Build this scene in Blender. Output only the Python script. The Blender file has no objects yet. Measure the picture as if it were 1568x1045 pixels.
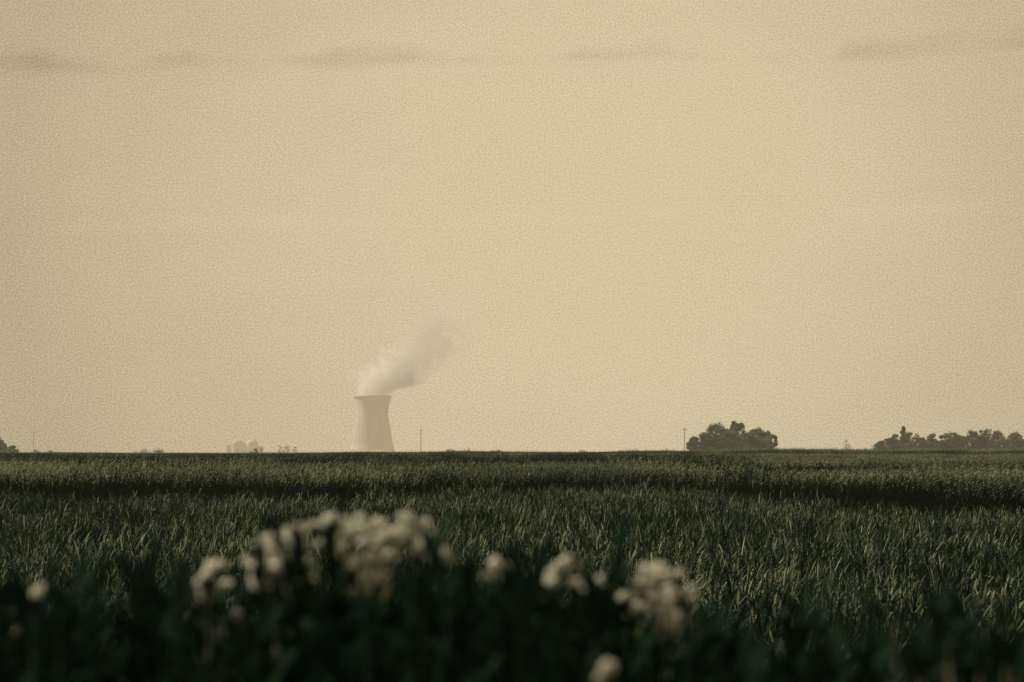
import bpy, math, random
import numpy as np
from mathutils import Vector, Matrix
random.seed(7); R=random.Random(11)
sc=bpy.context.scene
D=bpy.data
CAMZ=3.4; F=3702.0
def PX(x,d): return (x-784.0)/F*d
def PZ(y,d): return CAMZ-(y-692.0)/F*d
# ---------------------------------------------------------------- node helpers
def newmat(name):
    m=D.materials.new(name); m.use_nodes=True; m.node_tree.nodes.clear()
    try: m.cycles.emission_sampling='NONE'
    except Exception: pass
    return m,m.node_tree.nodes,m.node_tree.links
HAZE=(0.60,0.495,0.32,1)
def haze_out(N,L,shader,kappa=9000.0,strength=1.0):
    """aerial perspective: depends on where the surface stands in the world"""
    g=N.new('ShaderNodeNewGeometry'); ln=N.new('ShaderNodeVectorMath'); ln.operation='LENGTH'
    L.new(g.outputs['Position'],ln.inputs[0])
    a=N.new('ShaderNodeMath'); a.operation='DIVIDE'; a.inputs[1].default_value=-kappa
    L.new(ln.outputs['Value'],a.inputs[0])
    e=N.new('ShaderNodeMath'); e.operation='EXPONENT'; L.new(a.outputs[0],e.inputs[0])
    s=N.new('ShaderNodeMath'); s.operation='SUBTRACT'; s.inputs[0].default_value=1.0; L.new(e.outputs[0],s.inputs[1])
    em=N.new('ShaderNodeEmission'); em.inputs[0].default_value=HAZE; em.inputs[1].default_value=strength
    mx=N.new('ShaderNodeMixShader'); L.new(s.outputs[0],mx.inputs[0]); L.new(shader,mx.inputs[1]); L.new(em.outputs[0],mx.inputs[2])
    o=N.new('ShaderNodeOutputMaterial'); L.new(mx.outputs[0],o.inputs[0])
def ramp(N,stops):
    r=N.new('ShaderNodeValToRGB'); cr=r.color_ramp
    while len(cr.elements)<len(stops): cr.elements.new(0.5)
    for e,(p,c) in zip(cr.elements,stops): e.position=p; e.color=(c[0],c[1],c[2],1)
    return r
def leafmat(name,stops,patch=0.06,patchamp=0.5,transl=0.3,kappa=9000.0,sy=1.0,reedshade=None):
    m,N,L=newmat(name)
    at=N.new('ShaderNodeAttribute'); at.attribute_name='tint'
    g=N.new('ShaderNodeNewGeometry'); mp=N.new('ShaderNodeMapping'); mp.inputs['Scale'].default_value=(patch,patch*sy,patch*0.2)
    L.new(g.outputs['Position'],mp.inputs[0])
    n=N.new('ShaderNodeTexNoise'); n.inputs['Scale'].default_value=1; n.inputs['Detail'].default_value=4
    L.new(mp.outputs[0],n.inputs['Vector'])
    s=N.new('ShaderNodeMath'); s.operation='SUBTRACT'; s.inputs[1].default_value=0.5; L.new(n.outputs[0],s.inputs[0])
    ma=N.new('ShaderNodeMath'); ma.operation='MULTIPLY_ADD'; ma.inputs[1].default_value=patchamp*2; L.new(s.outputs[0],ma.inputs[0]); L.new(at.outputs['Fac'],ma.inputs[2])
    val=ma.outputs[0]
    if reedshade:   # darker tint toward the tall reeds: their shade painted into the leaf colour
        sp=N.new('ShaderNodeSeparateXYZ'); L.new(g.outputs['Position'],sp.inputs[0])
        mr=N.new('ShaderNodeMapRange'); mr.inputs[1].default_value=reedshade[0]; mr.inputs[2].default_value=reedshade[1]; mr.inputs[3].default_value=reedshade[2]; mr.inputs[4].default_value=reedshade[3]
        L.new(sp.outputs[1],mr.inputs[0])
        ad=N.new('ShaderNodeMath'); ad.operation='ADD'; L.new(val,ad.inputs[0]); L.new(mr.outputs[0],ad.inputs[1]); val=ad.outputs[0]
    r=ramp(N,stops); L.new(val,r.inputs[0])
    df=N.new('ShaderNodeBsdfDiffuse'); L.new(r.outputs[0],df.inputs[0])
    tr=N.new('ShaderNodeBsdfTranslucent'); L.new(r.outputs[0],tr.inputs[0])
    mx=N.new('ShaderNodeMixShader'); mx.inputs[0].default_value=transl
    L.new(df.outputs[0],mx.inputs[1]); L.new(tr.outputs[0],mx.inputs[2])
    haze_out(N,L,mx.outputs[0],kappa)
    return m
# ---------------------------------------------------------------- mesh helper
class MB:
    def __init__(s): s.v=[]; s.f=[]; s.t=[]
    def strip(s,pts,widths,side,tint):
        b=len(s.v)
        for p,w in zip(pts,widths):
            o=side*(w*0.5)
            s.v.append((p[0]-o[0],p[1]-o[1],p[2]-o[2])); s.v.append((p[0]+o[0],p[1]+o[1],p[2]+o[2]))
            s.t+= [tint,tint]
        for i in range(len(pts)-1):
            k=b+2*i; s.f.append((k,k+1,k+3,k+2))
    def tube(s,pts,rad,n,tint):
        b=len(s.v)
        for i,(p,r) in enumerate(zip(pts,rad)):
            p=Vector(p); q=Vector(pts[min(i+1,len(pts)-1)])-Vector(pts[max(i-1,0)])
            q=q.normalized()
            u=Vector((1,0,0))-q*q.x
            if u.length<0.1: u=Vector((0,1,0))-q*q.y
            u.normalize(); w=q.cross(u)
            for k in range(n):
                a=2*math.pi*k/n; s.v.append(tuple(p+u*(math.cos(a)*r)+w*(math.sin(a)*r))); s.t.append(tint)
        for i in range(len(pts)-1):
            for k in range(n):
                s.f.append((b+i*n+k,b+i*n+(k+1)%n,b+(i+1)*n+(k+1)%n,b+(i+1)*n+k))
        s.f.append(tuple(b+(len(pts)-1)*n+k for k in range(n)))
    def quad(s,c,u,w,tint):
        b=len(s.v)
        for a,e in ((-1,-1),(1,-1),(1,1),(-1,1)): s.v.append(tuple(c+u*a+w*e)); s.t.append(tint)
        s.f.append((b,b+1,b+2,b+3))
    def box(s,x0,x1,y0,y1,z0,z1,tint=0.5):
        b=len(s.v)
        for z in (z0,z1):
            for x,y in ((x0,y0),(x1,y0),(x1,y1),(x0,y1)): s.v.append((x,y,z)); s.t.append(tint)
        for q in ((0,3,2,1),(4,5,6,7),(0,1,5,4),(1,2,6,5),(2,3,7,6),(3,0,4,7)): s.f.append(tuple(b+i for i in q))
    def mesh(s,name,mats,smooth=False):
        me=D.meshes.new(name); me.from_pydata(s.v,[],s.f)
        a=me.attributes.new('tint','FLOAT','POINT'); a.data.foreach_set('value',s.t)
        for m in (mats if isinstance(mats,list) else [mats]): me.materials.append(m)
        if smooth: me.polygons.foreach_set('use_smooth',[True]*len(me.polygons))
        me.update(); return me
    def obj(s,name,mats,smooth=False,link=True,loc=(0,0,0)):
        o=D.objects.new(name,s.mesh(name,mats,smooth)); o.location=loc
        if link: sc.collection.objects.link(o)
        return o
def rv():
    while True:
        v=Vector((R.uniform(-1,1),R.uniform(-1,1),R.uniform(-1,1)))
        if 0.05<v.length<1: return v.normalized()
# ---------------------------------------------------------------- instancing
def scatter(name,pts,variants):
    col=D.collections.new(name+"_clumps")
    for v in variants: col.objects.link(v)
    me=D.meshes.new(name); me.from_pydata([p[0] for p in pts],[],[])
    a=me.attributes.new('rotv','FLOAT_VECTOR','POINT'); a.data.foreach_set('vector',[c for p in pts for c in p[1]])
    a=me.attributes.new('sclv','FLOAT_VECTOR','POINT'); a.data.foreach_set('vector',[c for p in pts for c in p[2]])
    a=me.attributes.new('idx','INT','POINT'); a.data.foreach_set('value',[R.randrange(len(variants)) for p in pts])
    o=D.objects.new(name,me); sc.collection.objects.link(o)
    ng=D.node_groups.new(name+"_nodes",'GeometryNodeTree')
    ng.interface.new_socket(name='Geometry',in_out='INPUT',socket_type='NodeSocketGeometry')
    ng.interface.new_socket(name='Geometry',in_out='OUTPUT',socket_type='NodeSocketGeometry')
    N=ng.nodes; L=ng.links
    gi=N.new('NodeGroupInput'); go=N.new('NodeGroupOutput'); ip=N.new('GeometryNodeInstanceOnPoints')
    ci=N.new('GeometryNodeCollectionInfo'); ci.inputs['Collection'].default_value=col
    ci.inputs['Separate Children'].default_value=True; ci.inputs['Reset Children'].default_value=True
    def att(nm,t):
        n=N.new('GeometryNodeInputNamedAttribute'); n.data_type=t; n.inputs['Name'].default_value=nm; return n.outputs['Attribute']
    er=N.new('FunctionNodeEulerToRotation')
    L.new(att('rotv','FLOAT_VECTOR'),er.inputs[0]); L.new(er.outputs[0],ip.inputs['Rotation'])
    L.new(att('sclv','FLOAT_VECTOR'),ip.inputs['Scale']); L.new(att('idx','INT'),ip.inputs['Instance Index'])
    ip.inputs['Pick Instance'].default_value=True
    L.new(gi.outputs[0],ip.inputs['Points']); L.new(ci.outputs[0],ip.inputs['Instance']); L.new(ip.outputs[0],go.inputs[0])
    md=o.modifiers.new('instances','NODES'); md.node_group=ng
    return o
# ---------------------------------------------------------------- materials
M_grass=leafmat('marsh_grass_leaf',[(0.0,(0.0022,0.0085,0.006)),(0.43,(0.0085,0.021,0.0125)),(0.73,(0.055,0.081,0.046)),(1.0,(0.32,0.345,0.21))],patch=0.08,patchamp=0.7,reedshade=(38,100,0.02,-0.12))
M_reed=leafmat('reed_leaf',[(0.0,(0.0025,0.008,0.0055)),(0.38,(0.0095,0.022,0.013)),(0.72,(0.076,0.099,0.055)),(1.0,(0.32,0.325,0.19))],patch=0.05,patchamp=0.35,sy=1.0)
M_rush=leafmat('dark_rush_leaf',[(0.0,(0.0025,0.0075,0.005)),(0.5,(0.0085,0.020,0.012)),(0.80,(0.026,0.042,0.025)),(1.0,(0.125,0.135,0.082))],patch=0.012,patchamp=0.8,sy=3.0)
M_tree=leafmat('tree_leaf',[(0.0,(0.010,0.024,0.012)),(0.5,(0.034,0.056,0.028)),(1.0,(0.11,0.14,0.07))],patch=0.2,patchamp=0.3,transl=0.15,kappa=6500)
M_weed=leafmat('weed_leaf',[(0.0,(0.003,0.010,0.006)),(0.6,(0.015,0.035,0.020)),(1.0,(0.15,0.185,0.11))],patch=2.5,patchamp=0.65,transl=0.25)
M_dark=leafmat('dark_weed_leaf',[(0.0,(0.003,0.009,0.006)),(1.0,(0.020,0.038,0.023))],patch=2.5,patchamp=0.3,transl=0.15)
M_dry=leafmat('dry_stalk',[(0.0,(0.12,0.15,0.10)),(1.0,(0.40,0.39,0.27))],patch=3,patchamp=0.3)
M_flower=leafmat('flower_cream',[(0.0,(0.58,0.57,0.45)),(0.5,(0.82,0.81,0.69)),(1.0,(0.88,0.87,0.79))],patch=20,patchamp=0.3,transl=0.35)
def bark():
    m,N,L=newmat('bark'); n=N.new('ShaderNodeTexNoise'); n.inputs['Scale'].default_value=4
    r=ramp(N,[(0.3,(0.04,0.035,0.022)),(0.7,(0.10,0.085,0.06))]); L.new(n.outputs[0],r.inputs[0])
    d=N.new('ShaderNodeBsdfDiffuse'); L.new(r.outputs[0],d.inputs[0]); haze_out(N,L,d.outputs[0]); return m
M_bark=bark()
# ---------------------------------------------------------------- ground
def bank(x,y):
    t=(y-7.0)/6.0; t=max(0,min(1,t)); t=t*t*(3-2*t)
    return 1.85*(1-t)
def nz(x,y,s,ph=0.0):
    return (math.sin(x*s+1.3+ph)+math.sin(y*s*1.3+0.7*x*s+ph*2)+math.sin((x-y)*s*0.61+2.1+ph))/3
xs=sorted(set([-9000,-6000,-3500,-2000,-1200,-700,-400,-250,-150,-100,-70]+[x*2.0 for x in range(-25,26)]+[70,100,150,250,400,700,1200,2000,3500,6000,9000]))
ys=sorted(set([-400,-150,-60,-30,-15]+[y*1.0 for y in range(-8,30)]+[y*4.0 for y in range(8,60)]+[300,400,550,750,1000,1400,2000,3000,4500,6500,9000,14000]))
v=[];f=[]
for y in ys:
    for x in xs:
        v.append((x,y,bank(x,y)+(0.06*nz(x,y,0.5) if abs(x)<60 and y<250 else 0)))
nx=len(xs)
for j in range(len(ys)-1):
    for i in range(nx-1): f.append((j*nx+i,j*nx+i+1,(j+1)*nx+i+1,(j+1)*nx+i))
me=D.meshes.new('ground'); me.from_pydata(v,[],f); me.polygons.foreach_set('use_smooth',[True]*len(f))
m,N,L=newmat('marsh_ground')
g=N.new('ShaderNodeNewGeometry'); mp=N.new('ShaderNodeMapping'); mp.inputs['Scale'].default_value=(0.02,0.05,0.05); L.new(g.outputs['Position'],mp.inputs[0])
n=N.new('ShaderNodeTexNoise'); n.inputs['Scale'].default_value=1; n.inputs['Detail'].default_value=8; L.new(mp.outputs[0],n.inputs['Vector'])
r=ramp(N,[(0.3,(0.005,0.014,0.010)),(0.55,(0.02,0.036,0.024)),(0.75,(0.06,0.07,0.045))]); L.new(n.outputs[0],r.inputs[0])
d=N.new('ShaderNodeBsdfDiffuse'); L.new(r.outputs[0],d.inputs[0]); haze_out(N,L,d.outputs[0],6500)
me.materials.append(m); o=D.objects.new('ground',me); sc.collection.objects.link(o)
# ---------------------------------------------------------------- grass clumps
def grass_clump(name,mat,size,stems,h,leaflen,leafw,nl,seg,plume,lean=0.12,hv=0.08,bright=0.10,pw=3,cap=1.3):
    mb=MB()
    for i in range(stems):
        bx=R.uniform(-size/2,size/2); by=R.uniform(-size/2,size/2)
        hh=h*min(cap,R.gauss(1.0,hv)); lx=R.gauss(lean,0.12)*hh; ly=R.gauss(0,0.08)*hh
        def P(t): return Vector((bx+lx*t*t,by+ly*t*t,hh*t))
        a0=R.uniform(0,6.28); st=R.uniform(0.2,0.6)*(0.4 if pw>3 else 1)
        side=Vector((math.cos(a0),math.sin(a0),0))
        mb.strip([P(0),P(0.5),P(1)],[0.010,0.008,0.004],side,st)
        sb=0.35 if R.random()<0.14 else 0.0
        for k in range(nl):
            t=0.35+0.63*(k+R.random())/nl
            a=a0+math.pi*k+R.gauss(0,0.6)
            out=Vector((math.cos(a)+0.3,math.sin(a),0))
            ll=leaflen*R.uniform(0.5,1.35)*(1.0-0.3*max(0,t-0.8)/0.2)
            up=R.uniform(0.9,1.5); dr=R.uniform(0.05,0.95); oo=R.uniform(0.15,0.7)
            p0=P(t); pts=[]
            for q in range(seg+1):
                u=q/seg
                pts.append(p0+out*(ll*(u**1.3)*oo)+Vector((0,0,ll*(u*up*0.8-dr*u*u*0.8))))
            sd=out.cross(Vector((0,0,1))).normalized()
            sd=(sd+Vector((0,0,R.uniform(-0.5,0.5)))).normalized()
            w=leafw*R.uniform(0.5,1.4)
            ws=[w*0.6]+[w*(1-0.25*abs(q/seg-0.35)) for q in range(1,seg)]+[w*0.08]
            tt=0.0+0.55*t**pw*R.uniform(0.3,1.4)+((0.55*t**(pw-2)) if R.random()<bright else 0)+sb*t**(pw-1)  # tint rises with height: lit tips and shaded bases painted, plus drier tops
            if pw>8: tt+=0.16 if t>0.92 else (0.10 if R.random()<0.2 else 0)
            mb.strip(pts,ws,sd,tt)
        if R.random()<plume:
            for k in range(5):
                t=0.93+0.04*k; p0=P(t); a=R.uniform(0,6.28)
                e=p0+Vector((math.cos(a)*0.05+0.05,math.sin(a)*0.05,0.08))
                mb.strip([p0,e],[leafw*0.9,leafw*0.3],Vector((math.cos(a+1.5),math.sin(a+1.5),0)),R.uniform(0.65,0.95))
    return mb.obj(name,mat,link=False)
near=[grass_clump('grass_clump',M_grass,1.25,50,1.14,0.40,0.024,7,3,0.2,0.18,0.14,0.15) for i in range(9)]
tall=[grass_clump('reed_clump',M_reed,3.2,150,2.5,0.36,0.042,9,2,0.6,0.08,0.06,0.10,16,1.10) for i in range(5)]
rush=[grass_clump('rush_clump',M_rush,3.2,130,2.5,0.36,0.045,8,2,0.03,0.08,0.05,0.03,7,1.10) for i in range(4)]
def sst(t): t=max(0,min(1,t)); return t*t*(3-2*t)
def edge(x):
    e=105+7*math.sin(x*0.17)+4*math.sin(x*0.43+1)+3*math.sin(x*1.1)
    return e-34*sst((x-8)/7)
pts=[]
y=13.0
while y<124:
    hw=y*0.235+5
    x=-hw
    while x<hw:
        xx=x+R.uniform(-.4,.4); yy=y+R.uniform(-.4,.4)
        if yy<edge(xx)+1:
            t=nz(xx,yy,0.22)*0.15+nz(xx,yy,0.7,2)*0.13
            s=1.0+t+R.gauss(0,0.13)
            dd=edge(xx)-yy
            if dd<30: s*=1.0+0.05*(1-max(0,dd)/30)
            pts.append(((xx,yy,bank(xx,yy)-0.03),(R.gauss(0,.09),R.gauss(0,.09),R.choice([0,0.4,-0.4,0.8,-0.8,2.9])+R.uniform(-.2,.2)),(1,1,s)))
        x+=0.8
    y+=0.8
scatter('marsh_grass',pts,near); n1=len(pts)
pts=[]; ptr=[]
y=66
while y<430:
    st=1.8 if y<135 else (2.5 if y<230 else 3.2)
    hw=y*0.235+10
    x=-hw
    while x<hw:
        xx=x+R.uniform(-1,1); yy=y+R.uniform(-1,1)
        if yy>edge(xx):
            dE=yy-edge(xx)
            k0=1.0-0.05*sst((xx-6)/8)
            b=(0.93+0.06*sst(dE/10))*k0-0.17*sst((dE-14)/8)+0.20*sst((dE-75-8*math.sin(xx*0.05))/8)-0.20*sst((yy-225)/20)+0.26*sst((yy-300-10*math.sin(xx*0.04+1))/15)
            s=b+nz(xx,yy,0.06)*0.04+nz(xx*0.4,yy,0.07,1)*0.05+nz(xx,yy,0.5,3)*0.05+R.gauss(0,0.04)
            front=(dE<12 and R.random()<0.8) or R.random()<0.38*sst((xx/yy-0.06)/0.06) or R.random()<0.06
            (pts if front else ptr).append(((xx,yy,-0.03),(0,0,R.uniform(-.9,.9)),(1,1,s)))
        x+=st
    y+=st
for d in [445,470,500,530,565,600,650,700,760,830,910,1010,1150,1300,1600,2000]:
    hw=d*0.25+15; x=-hw
    while x<hw:
        u=x/d
        s=1.12+0.07*nz(x,d*3.1,14/d)+0.13*nz(x,d*1.7,45/d,2)+0.07*nz(x,d,160/d,4)+0.32*sst((u+0.02)/0.13)*min(1,d/700)
        k=1.0 if d<700 else 1.8
        (pts if R.random()<0.03+0.4*sst((u-0.05)/0.06) else ptr).append(((x,d+R.uniform(-8,8),-0.03),(0,0,R.uniform(-.9,.9)),(k*1.3,k,s)))
        x+=2.7*k
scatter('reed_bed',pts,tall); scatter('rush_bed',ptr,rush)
# ---------------------------------------------------------------- trees
def tree_into(mb,mw,base,w,top,seed,pointed=False,low=0.12,leaf=0.45,dens=1.0):
    r=random.Random(seed); bx,by,bz=base; h=top
    hw=w/2
    tp=[(bx,by,bz-0.2),(bx+r.uniform(-.2,.2),by,bz+h*0.3),(bx+r.uniform(-.4,.4),by+r.uniform(-.3,.3),bz+h*0.62),(bx+r.uniform(-.4,.4),by,bz+h*0.9)]
    mw.tube(tp,[h*0.03,h*0.024,h*0.014,h*0.004],7,0.5)
    cl=[]
    n=int(60*dens)
    for i in range(n):
        t=r.uniform(low,1.0)
        if pointed: rad=hw*(1.05-t)**0.8
        else: rad=hw*(math.sin(math.pi*min(1,max(0.0,(t*0.80+0.17))))**0.5)
        a=r.uniform(0,6.283); q=rad*math.sqrt(r.uniform(0.0,1.0))*r.uniform(0.75,1.05)
        c=Vector((bx+math.cos(a)*q,by+math.sin(a)*q,bz+h*t*0.92))
        cr=(0.16*w)*r.uniform(0.55,1.15)*(0.6 if (pointed and t>0.7) else 1)
        cl.append((c,cr,r.uniform(0.0,1.0),t))
    for i,(c,cr,ti,t) in enumerate(cl):
        if i%4==0:
            s=Vector((bx,by,bz+h*max(0.15,t-0.3))); mid=(s+c)/2+Vector((0,0,-0.05*h))
            mw.tube([s,mid,c],[h*0.010,h*0.006,h*0.002],5,0.5)
        for k in range(int(95*dens)):
            d=Vector((r.gauss(0,1),r.gauss(0,1),r.gauss(0,0.75)))
            if d.length>1.9: d*=0.5
            p=c+d*(cr*0.5)
            if p.z<bz+0.1: p.z=bz+r.uniform(0.1,1.5)
            u=Vector((r.gauss(0,1),r.gauss(0,1),r.gauss(0,1))).normalized(); w2=u.orthogonal().normalized()
            s=leaf*r.uniform(0.5,1.1)*0.5
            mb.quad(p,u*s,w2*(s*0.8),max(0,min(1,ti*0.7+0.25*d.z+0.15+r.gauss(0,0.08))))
def tree_obj(name,x,d,wpx,ytop,seed,dy=0,**k):
    px=d/F; crown=MB(); wood=MB()
    tree_into(crown,wood,(0,0,0),wpx*px,PZ(ytop,d),seed,**k)
    e=D.objects.new(name,None); e.location=(PX(x,d),d+dy,0); sc.collection.objects.link(e)
    a=crown.obj('crown',M_tree); a.parent=e; b=wood.obj('trunk',M_bark,smooth=True); b.parent=e
    return e
d=900
for i,(x,w,yt,dy) in enumerate([(1096,54,647,0),(1130,40,641,6),(1155,42,655,-2),(1178,32,660,2),(1064,30,668,3),(1115,44,660,-7),(1142,46,664,-8),(1080,36,664,-6),(1170,40,672,-9)]):
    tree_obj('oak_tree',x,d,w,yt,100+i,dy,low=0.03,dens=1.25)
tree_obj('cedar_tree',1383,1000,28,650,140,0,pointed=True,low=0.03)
def tree_mass(name,items,d,seed,dens=0.7):
    mb=MB(); mw=MB(); px=d/F
    for i,(x,w,yt) in enumerate(items):
        tree_into(mb,mw,(PX(x,d),R.uniform(-12,12),0),w*px,PZ(yt,d),seed+i,low=0.03,dens=dens)
    e=D.objects.new(name,None); e.location=(0,d,0); sc.collection.objects.link(e)
    a=mb.obj('foliage',M_tree); a.parent=e; b=mw.obj('trunks',M_bark); b.parent=e
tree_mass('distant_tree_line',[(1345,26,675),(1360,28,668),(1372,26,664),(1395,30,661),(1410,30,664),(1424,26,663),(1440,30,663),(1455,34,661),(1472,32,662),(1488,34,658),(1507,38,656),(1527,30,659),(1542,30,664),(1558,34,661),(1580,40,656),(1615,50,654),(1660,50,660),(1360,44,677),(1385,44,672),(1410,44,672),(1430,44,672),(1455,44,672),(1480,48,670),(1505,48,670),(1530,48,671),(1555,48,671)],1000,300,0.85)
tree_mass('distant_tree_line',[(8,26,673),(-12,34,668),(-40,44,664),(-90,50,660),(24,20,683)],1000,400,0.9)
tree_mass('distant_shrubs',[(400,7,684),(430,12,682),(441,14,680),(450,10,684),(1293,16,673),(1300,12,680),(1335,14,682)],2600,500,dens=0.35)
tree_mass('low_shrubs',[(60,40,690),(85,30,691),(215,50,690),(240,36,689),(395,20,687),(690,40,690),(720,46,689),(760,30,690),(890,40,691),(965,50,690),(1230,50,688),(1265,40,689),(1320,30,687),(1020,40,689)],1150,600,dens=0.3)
# ---------------------------------------------------------------- cooling tower
m,N,L=newmat('tower_concrete')
tc=N.new('ShaderNodeTexCoord'); mp=N.new('ShaderNodeMapping'); mp.inputs['Scale'].default_value=(0.06,0.06,0.012); L.new(tc.outputs['Object'],mp.inputs[0])
n=N.new('ShaderNodeTexNoise'); n.inputs['Scale'].default_value=1; n.inputs['Detail'].default_value=6; L.new(mp.outputs[0],n.inputs['Vector'])
r=ramp(N,[(0.3,(0.37,0.36,0.28)),(0.7,(0.52,0.51,0.41))]); L.new(n.outputs[0],r.inputs[0])
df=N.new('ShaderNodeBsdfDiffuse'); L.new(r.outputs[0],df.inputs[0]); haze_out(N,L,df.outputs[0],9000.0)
M_conc=m
TD=6560
tx=PX(570.5,TD)
def lathe(prof,n,ribs=0):
    mb=MB()
    for (rr,z) in prof:
        for k in range(n):
            a=2*math.pi*k/n; q=rr*(1+(0.006 if (ribs and k%2==0) else 0))
            mb.v.append((q*math.cos(a),q*math.sin(a),z)); mb.t.append(.5)
    for i in range(len(prof)-1):
        for k in range(n): mb.f.append((i*n+k,i*n+(k+1)%n,(i+1)*n+(k+1)%n,(i+1)*n+k))
    return mb
prof=[]
for i in range(25):
    z=9+(150-9)*i/24
    zt=108.0
    rr=41.5*math.sqrt(1+((z-zt)/ (96.0 if z<zt else 60.0))**2)
    prof.append((rr,z))
rt=prof[-1][0]
prof+=[(rt+1.6,150.5),(rt+1.6,155),(rt-0.4,155),(rt-0.8,150),(40.5,108),(50,60),(57,9)]
tower=D.objects.new('cooling_tower',None); tower.location=(tx,TD,0); sc.collection.objects.link(tower)
sh=lathe(prof,144,1).obj('shell',M_conc,smooth=True); sh.parent=tower
mb=MB(); r0=prof[0][0]
for k in range(44):
    a=2*math.pi*k/44
    for s in (-1,1):
        b=a+s*math.pi/44
        mb.tube([(r0*1.06*math.cos(a),r0*1.06*math.sin(a),0),(r0*0.985*math.cos(b),r0*0.985*math.sin(b),9.3)],[0.6,0.6],6,.5)
o=mb.obj('support_columns',M_conc); o.parent=tower
o=lathe([(r0*1.12,0.02),(r0*1.12,1.6),(r0*1.09,1.6),(r0*1.09,0.02)],96).obj('basin_wall',M_conc); o.parent=tower
# ---------------------------------------------------------------- power station
mb=MB(); q=TD/F
def bx(x0,x1,y1,dy,dep=40): mb.box(PX(x0,TD)-PX(372,TD),PX(x1,TD)-PX(372,TD),dy,dy+dep,0,PZ(y1,TD))
bx(346,356,682,0); bx(356.5,376,678,10); bx(377,392,680,-5); bx(392.5,399,684,2); bx(350,353,676,60,8); bx(383,386,674,60,8)
for cx in (365,387):
    pr=[(17,0),(17,24)]+[(17*math.cos(a*math.pi/16),24+12*math.sin(a*math.pi/16)) for a in range(1,9)]
    ll=lathe(pr,24); off=PX(cx,TD)-PX(372,TD); b=len(mb.v)
    mb.v+=[(x+off,y-32,z) for x,y,z in ll.v]; mb.t+=ll.t; mb.f+=[tuple(i+b for i in fc) for fc in ll.f]
mb.obj('power_station_building',M_conc,loc=(PX(372,TD),TD+20,0))
# ---------------------------------------------------------------- poles
m,N,L=newmat('weathered_wood'); n=N.new('ShaderNodeTexNoise'); r=ramp(N,[(0.3,(0.06,0.05,0.035)),(0.7,(0.12,0.10,0.07))]); L.new(n.outputs[0],r.inputs[0])
df=N.new('ShaderNodeBsdfDiffuse'); L.new(r.outputs[0],df.inputs[0]); haze_out(N,L,df.outputs[0],2200.0); M_pole=m
for (x,yt,d) in [(52,660,1250),(644.5,657,1150),(1048,655,950),(198,676,2000),(28,682,2000)]:
    h=PZ(yt,d); mb=MB(); mb.tube([(0,0,-0.3),(0,0,h*0.5),(0,0,h)],[0.19,0.17,0.14],8,.5)
    mb.box(-0.9,0.9,-0.24,-0.15,h-1.0,h-0.84); 
    for k in (-0.8,-0.4,0.4,0.8): mb.tube([(k,-0.2,h-0.83),(k,-0.2,h-0.6)],[0.05,0.04],6,.5)
    mb.obj('utility_pole',M_pole,loc=(PX(x,d),d,0))
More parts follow.
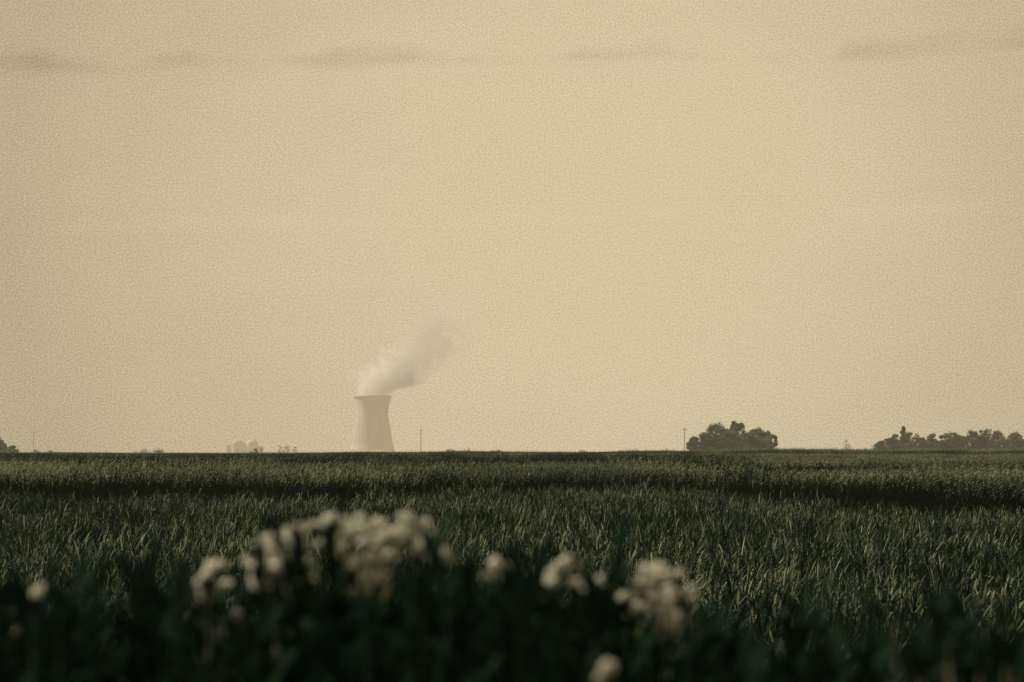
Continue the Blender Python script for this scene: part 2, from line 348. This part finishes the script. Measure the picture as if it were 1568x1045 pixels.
# ---------------------------------------------------------------- steam plume (real volume over the tower)
def steam():
    mb=MB(); mb.box(-70,280,-90,90,148,410); o=mb.obj('steam_plume',[],loc=(tx,TD,0))
    m=D.materials.new('steam'); m.use_nodes=True; N=m.node_tree.nodes; L=m.node_tree.links; N.clear()
    tc=N.new('ShaderNodeTexCoord'); sp=N.new('ShaderNodeSeparateXYZ'); L.new(tc.outputs['Object'],sp.inputs[0])
    def math_(op,a,b=None,c=None):
        n=N.new('ShaderNodeMath'); n.operation=op
        for i,x in enumerate((a,b,c)):
            if x is None: continue
            if isinstance(x,(int,float)): n.inputs[i].default_value=x
            else: L.new(x,n.inputs[i])
        return n.outputs[0]
    def curve(inp,lo,hi,vals,vmin,vmax):
        t=math_('DIVIDE',math_('SUBTRACT',inp,lo),hi-lo)
        fc=N.new('ShaderNodeFloatCurve'); c=fc.mapping.curves[0]
        pts=[((a-lo)/(hi-lo),(b-vmin)/(vmax-vmin)) for a,b in vals]
        c.points[0].location=pts[0]; c.points[1].location=pts[-1]
        for p in pts[1:-1]: c.points.new(*p)
        fc.mapping.update(); L.new(t,fc.inputs['Value'])
        return math_('MULTIPLY_ADD',fc.outputs[0],vmax-vmin,vmin)
    def noise(scale,detail,off):
        mp=N.new('ShaderNodeMapping'); mp.inputs['Location'].default_value=off; L.new(tc.outputs['Object'],mp.inputs[0])
        n=N.new('ShaderNodeTexNoise'); n.inputs['Scale'].default_value=scale; n.inputs['Detail'].default_value=detail; n.inputs['Roughness'].default_value=0.6
        L.new(mp.outputs[0],n.inputs['Vector']); return math_('SUBTRACT',n.outputs[0],0.5)
    X,Y,Z=sp.outputs
    cx=curve(Z,148,410,[(148,0),(158,2),(170,16),(184,40),(210,64),(246,102),(263,126),(308,164),(343,182),(370,192),(410,204)],-60,250)
    rr=curve(Z,148,410,[(148,46),(158,50),(170,62),(184,80),(210,92),(246,84),(263,78),(308,70),(343,68),(372,60),(396,0),(410,0)],0,120)
    dx=math_('SUBTRACT',X,cx); yy=math_('MULTIPLY',Y,1.3)
    dist=math_('SQRT',math_('ADD',math_('MULTIPLY',dx,dx),math_('MULTIPLY',yy,yy)))
    n1=noise(0.020,4,(13,5,7)); n2=noise(0.045,3,(3,9,1))
    hfac=curve(Z,148,410,[(148,0.10),(160,0.35),(190,0.8),(240,1.2),(300,1.3),(410,1.3)],0,2)
    nn=math_('MULTIPLY',math_('ADD',math_('MULTIPLY',n1,190),math_('MULTIPLY',n2,190)),hfac)
    e=math_('DIVIDE',math_('ADD',math_('SUBTRACT',rr,dist),nn),14)
    e=math_('MINIMUM',math_('MAXIMUM',e,0),1)
    fall=curve(Z,148,410,[(148,1),(180,0.78),(210,0.62),(240,0.48),(280,0.42),(320,0.44),(370,0.38),(410,0.0)],0,1)
    dw=math_('MINIMUM',math_('MAXIMUM',math_('DIVIDE',math_('SUBTRACT',190,X),150),0.45),1)
    den=math_('MULTIPLY',math_('MULTIPLY',math_('MULTIPLY',e,fall),0.033),dw)
    em=curve(X,-70,280,[(-70,0.34),(20,0.30),(80,0.17),(120,0.03),(280,0.0)],0,1)  # glow stands in for scattered sunlight, stronger on the sunward left
    pv=N.new('ShaderNodeVolumePrincipled'); pv.inputs['Color'].default_value=(0.82,0.80,0.75,1)
    pv.inputs['Emission Color'].default_value=(0.60,0.50,0.33,1)
    L.new(den,pv.inputs['Density']); L.new(math_('MULTIPLY',den,em),pv.inputs['Emission Strength'])
    out=N.new('ShaderNodeOutputMaterial'); L.new(pv.outputs[0],out.inputs['Volume'])
    try: m.cycles.volume_step_rate=0.7
    except Exception: pass
    o.data.materials.append(m)
steam()
# ---------------------------------------------------------------- foreground weeds
def weed(name,branches=4,mat=None,n=80,l0=0.12,l1=0.05):
    mb=MB(); h=1.0
    def stem(p0,dirv,ln,w,n,l0,l1,leafy=0.15):
        pts=[]; d=dirv.normalized(); c=Vector(p0); bend=Vector((R.gauss(0.05,0.05),R.gauss(0,0.05),0))
        for i in range(6):
            pts.append(c.copy()); c=c+d*(ln/5); d=(d+bend*0.5+Vector((0,0,0.08))).normalized()
        mb.tube(pts,[w*(1-0.14*i) for i in range(6)],4,0.3)
        a=R.uniform(0,6)
        for k in range(n):
            t=leafy+(1-leafy)*(k+R.random()*0.6)/n; t=min(t,0.999); q=t*5; i=int(q); p=pts[i].lerp(pts[min(5,i+1)],q-i)
            a+=2.4; out=Vector((math.cos(a),math.sin(a),0)); ll=(l0+(l1-l0)*t)*R.uniform(0.7,1.3)
            up=R.uniform(0.4,1.3); dr=R.uniform(0.1,0.6)
            lp=[p,p+out*ll*0.45+Vector((0,0,ll*0.45*up)),p+out*ll*0.85+Vector((0,0,ll*(0.8*up-dr*0.6)))]
            sd=out.cross(Vector((0,0,1))).normalized()
            wd=ll*R.uniform(0.18,0.28)
            mb.strip(lp,[wd*0.3,wd,wd*0.08],sd,R.uniform(0.0,0.7)+(0.45 if R.random()<0.16 else 0))
        return pts
    main=stem((0,0,0),Vector((R.gauss(0,.05),R.gauss(0,.05),1)),h*0.97,0.004,n,l0,l1,0.2)
    for b in range(branches):
        t=R.uniform(0.45,0.85); q=t*5; i=int(q); p=main[i].lerp(main[i+1],q-i)
        a=R.uniform(0,6.28)
        stem(p,Vector((math.cos(a)*0.4,math.sin(a)*0.4,1)),(1-t)*h*R.uniform(0.75,1.0),0.002,28,0.07,0.035,0.1)
    return mb.obj(name,mat or M_weed,link=False)
weeds=[weed('weed',R.choice([3,5,6])) for i in range(6)]
spikes=[weed('mugwort_spike',2,M_dark,250,0.10,0.055) for i in range(4)]
pts=[]
def topline(x):
    K=[(-200,868),(0,870),(120,880),(250,885),(500,885),(700,880),(1050,920),(1250,965),(1400,968),(1568,948),(1800,945)]
    for (a,ya),(b,yb) in zip(K,K[1:]):
        if a<=x<b: return ya+(yb-ya)*(x-a)/(b-a)
    return 868 if x<0 else 945
for i in range(1330):
    dd=R.uniform(3.0,7.5) if i<1150 else R.uniform(2.35,2.85); X=R.uniform(-3.4,3.4)*(1 if i<1150 else 0.35)
    xp=784+X/dd*F
    yt=topline(xp)+abs(R.gauss(0,55))+R.uniform(-45,20)+(0 if i<1150 else 80)
    z0=bank(X,dd)-0.02; zt=PZ(yt,dd)
    pts.append(((X,dd,z0),(R.gauss(0,.05),R.gauss(0.03,.05),R.uniform(0,6.28)),(R.uniform(.85,1.2),R.uniform(.85,1.2),zt-z0)))
scatter('bank_weeds',pts,weeds)
pts=[]
for (x,yt,dd) in [(604,722,2.6),(598,765,2.6),(610,795,2.6),(772,740,2.7),(776,780,2.7),(325,770,2.6),(330,800,2.6),(1334,782,2.5),(1326,825,2.5),(1330,860,2.5),(1440,855,2.4),(1448,890,2.4),(1436,920,2.4),(35,820,2.6),(128,775,2.6),(124,810,2.6),(240,800,2.8),(244,835,2.7),(690,760,2.9),(694,800,2.9),(855,790,2.8),(860,820,3.2),(935,810,2.9),(1180,870,2.8),(1085,850,2.8),(485,790,3.0),(710,790,3.0),(180,845,2.5),(1490,905,2.5),(655,790,3.2),(820,775,2.9),(75,830,3.1),(350,820,3.1),(1010,825,3.6),(1420,900,2.4),(484,850,2.8),(700,860,2.6),(720,840,2.7),(250,870,2.5),(1110,895,2.5),(820,905,2.4),(395,945,2.4),(60,920,2.5),(10,845,3.1),(1545,910,2.6),(1540,865,2.9),(800,830,3.1),(915,845,3.1),(665,900,2.5),(960,930,2.5),(1270,920,2.7),(1220,880,2.9)]:
    for rep in range(2):
        X=PX(x+R.uniform(-7,7),dd); z0=bank(X,dd); pts.append(((X,dd,z0),(0,0.02,R.uniform(0,6.28)),(0.85,0.85,(PZ(yt+rep*30,dd)-z0)*0.98)))
scatter('mugwort_plants',pts,spikes)
# ---------------------------------------------------------------- flowering plants
def flowering(name,cl,d,bright=1.0,dens=1.0,mat=None,gs=1.0):
    fx=sum(c[0] for c in cl)/len(cl); X0=PX(fx,d)
    z0=bank(X0,d)
    fl=MB(); st=MB()
    root=Vector((0,0,0))
    hub=Vector((0,0,(PZ(max(c[1] for c in cl)+60,d)-z0)))
    st.tube([root-Vector((0,0,.03)),hub*0.5+Vector((0.01,0,0)),hub],[0.005,0.004,0.003],6,0.2)
    k0=d/F
    for (x,y,rx,ry) in cl:
        c=Vector((PX(x,d)-X0,R.uniform(-0.03,0.03),PZ(y,d)-z0)); rx*=k0*gs; ry*=k0*gs
        mid=hub.lerp(c,0.5)+Vector((0,0,-0.01))
        st.tube([hub,mid,c-Vector((0,0,ry*0.5))],[0.003,0.0022,0.0015],5,0.3)
        ns=max(3,int(rx*ry/(0.0100**2)*1.6*dens))
        srk=min(1.0,math.sqrt(rx*ry)/0.014)
        for b in range(ns):
            a=R.uniform(0,6.28); q=math.sqrt(R.random())*1.15
            sc_=c+Vector((math.cos(a)*rx*q,R.gauss(0,0.5)*min(rx,ry),math.sin(a)*ry*q))
            st.tube([c-Vector((0,0,ry*1.1)),sc_-Vector((0,0,.004))],[0.0011,0.0008],3,0.5)
            sr=R.uniform(0.002,0.006)*srk; stt=R.uniform(0.1,1.0)*bright
            for g_ in range(R.randint(4,9)):
                ce=sc_+Vector((R.gauss(0,sr*1.3),R.gauss(0,sr),R.gauss(0,sr*0.7)))
                rad=R.uniform(0.0025,0.0052); tt=stt+R.uniform(-.15,.15)
                for p in range(12):
                    n=rv(); n.z=abs(n.z)*0.9-0.1
                    u=n.orthogonal().normalized(); w=n.cross(u); s=R.uniform(0.0019,0.0034)
                    fl.quad(ce+n*rad*R.uniform(0.6,1),u*s,w*s,max(0,min(1,tt+R.gauss(0,0.1))))
    for k in range(60):
        t=R.uniform(0.25,1.0); p=hub*t; a=R.uniform(0,6.28); out=Vector((math.cos(a),math.sin(a),0)); ll=R.uniform(0.05,0.11)
        sd=out.cross(Vector((0,0,1)))
        st.strip([p,p+out*ll*.5+Vector((0,0,ll*.3)),p+out*ll+Vector((0,0,ll*.1))],[0.004,ll*0.22,0.002],sd,R.uniform(0.1,0.9))
    e=D.objects.new(name,None); e.location=(X0,d,z0); sc.collection.objects.link(e)
    a=fl.obj('blossoms',mat or M_flower); a.parent=e; b=st.obj('stems_and_leaves',M_dark); b.parent=e
FN='flowering_boneset'
flowering(FN,[(460,814,18,9),(430,836,30,12),(452,862,20,17),(410,866,22,16),(438,892,36,15),(396,888,12,14),(454,908,18,10)],2.95,dens=2.3,gs=1.1)
flowering(FN,[(535,802,38,9),(508,820,14,10),(562,820,32,10),(604,820,24,12),(538,848,15,18),(584,848,26,11),(552,876,24,14),(566,896,26,11),(538,904,14,9),(585,914,6,6)],2.95,dens=2.2,gs=1.1)
flowering(FN,[(624,806,16,10),(648,832,12,16),(616,846,22,10)],2.95,dens=1.8,gs=1.08)
flowering(FN,[(334,866,9,6),(322,880,8,8),(316,898,6,8),(318,914,5,6),(344,890,6,6)],2.95,dens=1.8,gs=1.1)
flowering(FN,[(70,900,5,6),(62,911,8,4),(34,932,5,3),(22,968,4,4),(8,934,4,4)],2.95,dens=1.3,bright=0.8)
flowering(FN,[(360,942,4,4),(440,934,5,3),(680,840,4,8),(686,854,4,6)],2.95,bright=0.4,dens=1.0)
flowering(FN,[(770,864,13,5),(758,872,9,5),(748,882,4,4),(795,875,5,4)],2.95,bright=0.6,dens=1.4)
flowering(FN,[(842,874,7,8),(850,888,8,6),(874,860,11,6),(884,874,9,5),(888,893,13,6)],2.95,dens=1.9,gs=1.15)
flowering(FN,[(928,884,8,5),(942,906,9,4),(954,911,5,3),(967,915,5,4)],2.95,bright=0.8,dens=1.3)
flowering(FN,[(1005,878,28,8),(988,896,14,10),(1020,906,24,9),(1006,926,20,10),(1032,942,9,6),(1005,960,7,7),(1030,968,6,5),(984,932,9,5)],2.95,dens=2.2,gs=1.12)
flowering(FN,[(928,1022,5,9),(922,1038,4,6)],2.3,bright=0.4,dens=0.8)
def tuft(x,ytop,d,n,spread,lean,mat=None,w=1.0,base=0.03,hv=0.93):
    mb=MB(); X0=PX(x,d); z0=bank(X0,d); H=PZ(ytop,d)-z0
    for i in range(n):
        b=Vector((R.gauss(0,base),R.gauss(0,0.03),0)); L_=Vector((lean+R.gauss(0,spread),R.gauss(0,0.1),0)); hh=H*R.uniform(hv,1.0)
        pts=[b+L_*(t*t)+Vector((0,0,hh*t-(0.03*max(0,t-0.7)/0.3 if t>0.7 else 0))) for t in (0,.3,.55,.8,1)]
        a=R.gauss(0,0.7); mb.strip(pts,[.004*w,.007*w,.009*w,.008*w,.001*w],Vector((math.cos(a),math.sin(a),0)),R.uniform(0,1))
    mb.obj('grass_tuft',mat or M_dry,loc=(X0,d,z0))
tuft(1512,965,2.1,26,0.025,0.0,w=0.9,hv=0.97); tuft(1462,985,2.1,12,0.015,0.0,w=0.9,hv=0.97); tuft(1290,880,2.9,8,0.06,0.06); tuft(820,920,2.8,4,0.05,0.0); tuft(870,975,2.5,5,0.05,0.0); tuft(600,935,2.6,3,0.05,0.0); tuft(300,850,2.8,4,0.04,0.0); tuft(475,930,2.6,3,0.03,0.0)
for (x,y,l) in [(1445,860,0.02),(1330,790,-0.02),(606,722,0.0),(770,742,0.0),(40,815,0.0),(330,775,0.0),(1100,870,0.03),(880,815,-0.02),(225,810,0.02),(1200,890,-0.03),(95,800,-0.02),(1540,865,0.0),(150,800,0.02),(690,770,0.0),(1410,880,0.02),(1500,885,-0.02),(15,850,0.0),(960,855,0.02),(830,800,0.0)]:
    tuft(x,y,2.4,5,0.02,l,mat=M_dark,w=1.6,base=0.015)
# ---------------------------------------------------------------- world
el=math.radians(42); az=math.atan2(-0.93,0.30)
w=D.worlds.new('World'); sc.world=w; w.use_nodes=True; N=w.node_tree.nodes; L=w.node_tree.links; N.clear()
sky=N.new('ShaderNodeTexSky'); sky.sky_type='NISHITA'; sky.sun_disc=False; sky.sun_elevation=el; sky.sun_rotation=az; sky.dust_density=5; sky.air_density=1.5
bw=N.new('ShaderNodeRGBToBW'); L.new(sky.outputs[0],bw.inputs[0])
def M(op,a,b=None,c=None,clamp=False):
    n=N.new('ShaderNodeMath'); n.operation=op; n.use_clamp=clamp
    for i,x in enumerate((a,b,c)):
        if x is None: continue
        if isinstance(x,(int,float)): n.inputs[i].default_value=x
        else: L.new(x,n.inputs[i])
    return n.outputs[0]
tc=N.new('ShaderNodeTexCoord'); sp=N.new('ShaderNodeSeparateXYZ'); L.new(tc.outputs['Generated'],sp.inputs[0])
AZ=M('ARCTAN2',sp.outputs[0],sp.outputs[1]); EL=M('ARCSINE',sp.outputs[2])
cb=N.new('ShaderNodeCombineXYZ'); L.new(AZ,cb.inputs[0]); L.new(EL,cb.inputs[1])
def wn(sx,sy,detail,off,scale=1):
    mp=N.new('ShaderNodeMapping'); mp.inputs['Scale'].default_value=(sx,sy,1); mp.inputs['Location'].default_value=off; L.new(cb.outputs[0],mp.inputs[0])
    n=N.new('ShaderNodeTexNoise'); n.inputs['Scale'].default_value=scale; n.inputs['Detail'].default_value=detail; L.new(mp.outputs[0],n.inputs['Vector']); return n.outputs[0]
def streak(b0,hs,off1,off2,amp):
    base=M('MULTIPLY_ADD',AZ,0.02,M('MULTIPLY_ADD',wn(9,3,2,off1),0.010,b0))
    up=M('SUBTRACT',EL,base)
    hgt=M('MULTIPLY_ADD',M('SUBTRACT',wn(17,12,7,off2),0.36),hs,0.001)
    inside=M('DIVIDE',M('SUBTRACT',hgt,up),0.006,clamp=True)
    inside=M('MULTIPLY',inside,M('DIVIDE',M('ADD',up,0.003),0.005,clamp=True))
    return M('MULTIPLY',M('MULTIPLY',inside,M('MULTIPLY',M('SUBTRACT',wn(26,110,5,off2),0.22,clamp=True),2.2,clamp=True)),amp)
cloud=M('ADD',streak(0.1545,0.040,(5,5,0),(2.3,0.4,0),0.16),streak(0.090,0.03,(1,2,0),(8.3,3.4,0),-0.045))
broad=M('SUBTRACT',wn(5,9,4,(1,2,0)),0.5)
wisps=M('SUBTRACT',wn(12,30,5,(4,8,0)),0.5)
fine=M('SUBTRACT',wn(1500,1500,1,(0,0,0)),0.5)
val=M('ADD',1.07,M('MULTIPLY',broad,0.12))
val=M('ADD',val,M('MULTIPLY',wisps,0.08))
val=M('SUBTRACT',val,cloud)
val=M('ADD',val,M('MULTIPLY',fine,0.80))
da=M('SUBTRACT',AZ,0.03); de=M('SUBTRACT',EL,0.09)
fo=M('ADD',M('MULTIPLY',da,da),M('MULTIPLY',de,de))
fo=M('MINIMUM',M('MULTIPLY',fo,5.0),0.28)
val=M('SUBTRACT',val,fo)
val=M('MULTIPLY',val,M('MULTIPLY_ADD',M('MINIMUM',bw.outputs[0],8.0),0.012,0.95))
col=N.new('ShaderNodeVectorMath'); col.operation='SCALE'; col.inputs[0].default_value=(6.42,5.28,3.42); L.new(val,col.inputs['Scale'])
bg=N.new('ShaderNodeBackground'); bg.inputs[1].default_value=0.1; L.new(col.outputs[0],bg.inputs[0])
ow=N.new('ShaderNodeOutputWorld'); L.new(bg.outputs[0],ow.inputs[0])
# ---------------------------------------------------------------- sun
s=D.lights.new('sun','SUN'); s.energy=5.0; s.angle=math.radians(0.6); s.color=(1,0.94,0.80)
so=D.objects.new('sun',s); sc.collection.objects.link(so)
dirv=Vector((math.sin(az)*math.cos(el),math.cos(az)*math.cos(el),math.sin(el)))
so.rotation_euler=dirv.to_track_quat('Z','Y').to_euler()
# ---------------------------------------------------------------- camera
c=D.cameras.new('camera'); co=D.objects.new('camera',c); sc.collection.objects.link(co); sc.camera=co
co.location=(0,0,CAMZ); co.rotation_euler=(math.radians(90+2.62),0,0)
c.lens=85; c.sensor_width=36; c.clip_start=0.1; c.clip_end=40000
c.dof.use_dof=True; c.dof.focus_distance=90; c.dof.aperture_fstop=5.4
sc.view_settings.view_transform='Standard'; sc.view_settings.look='None'; sc.view_settings.exposure=0
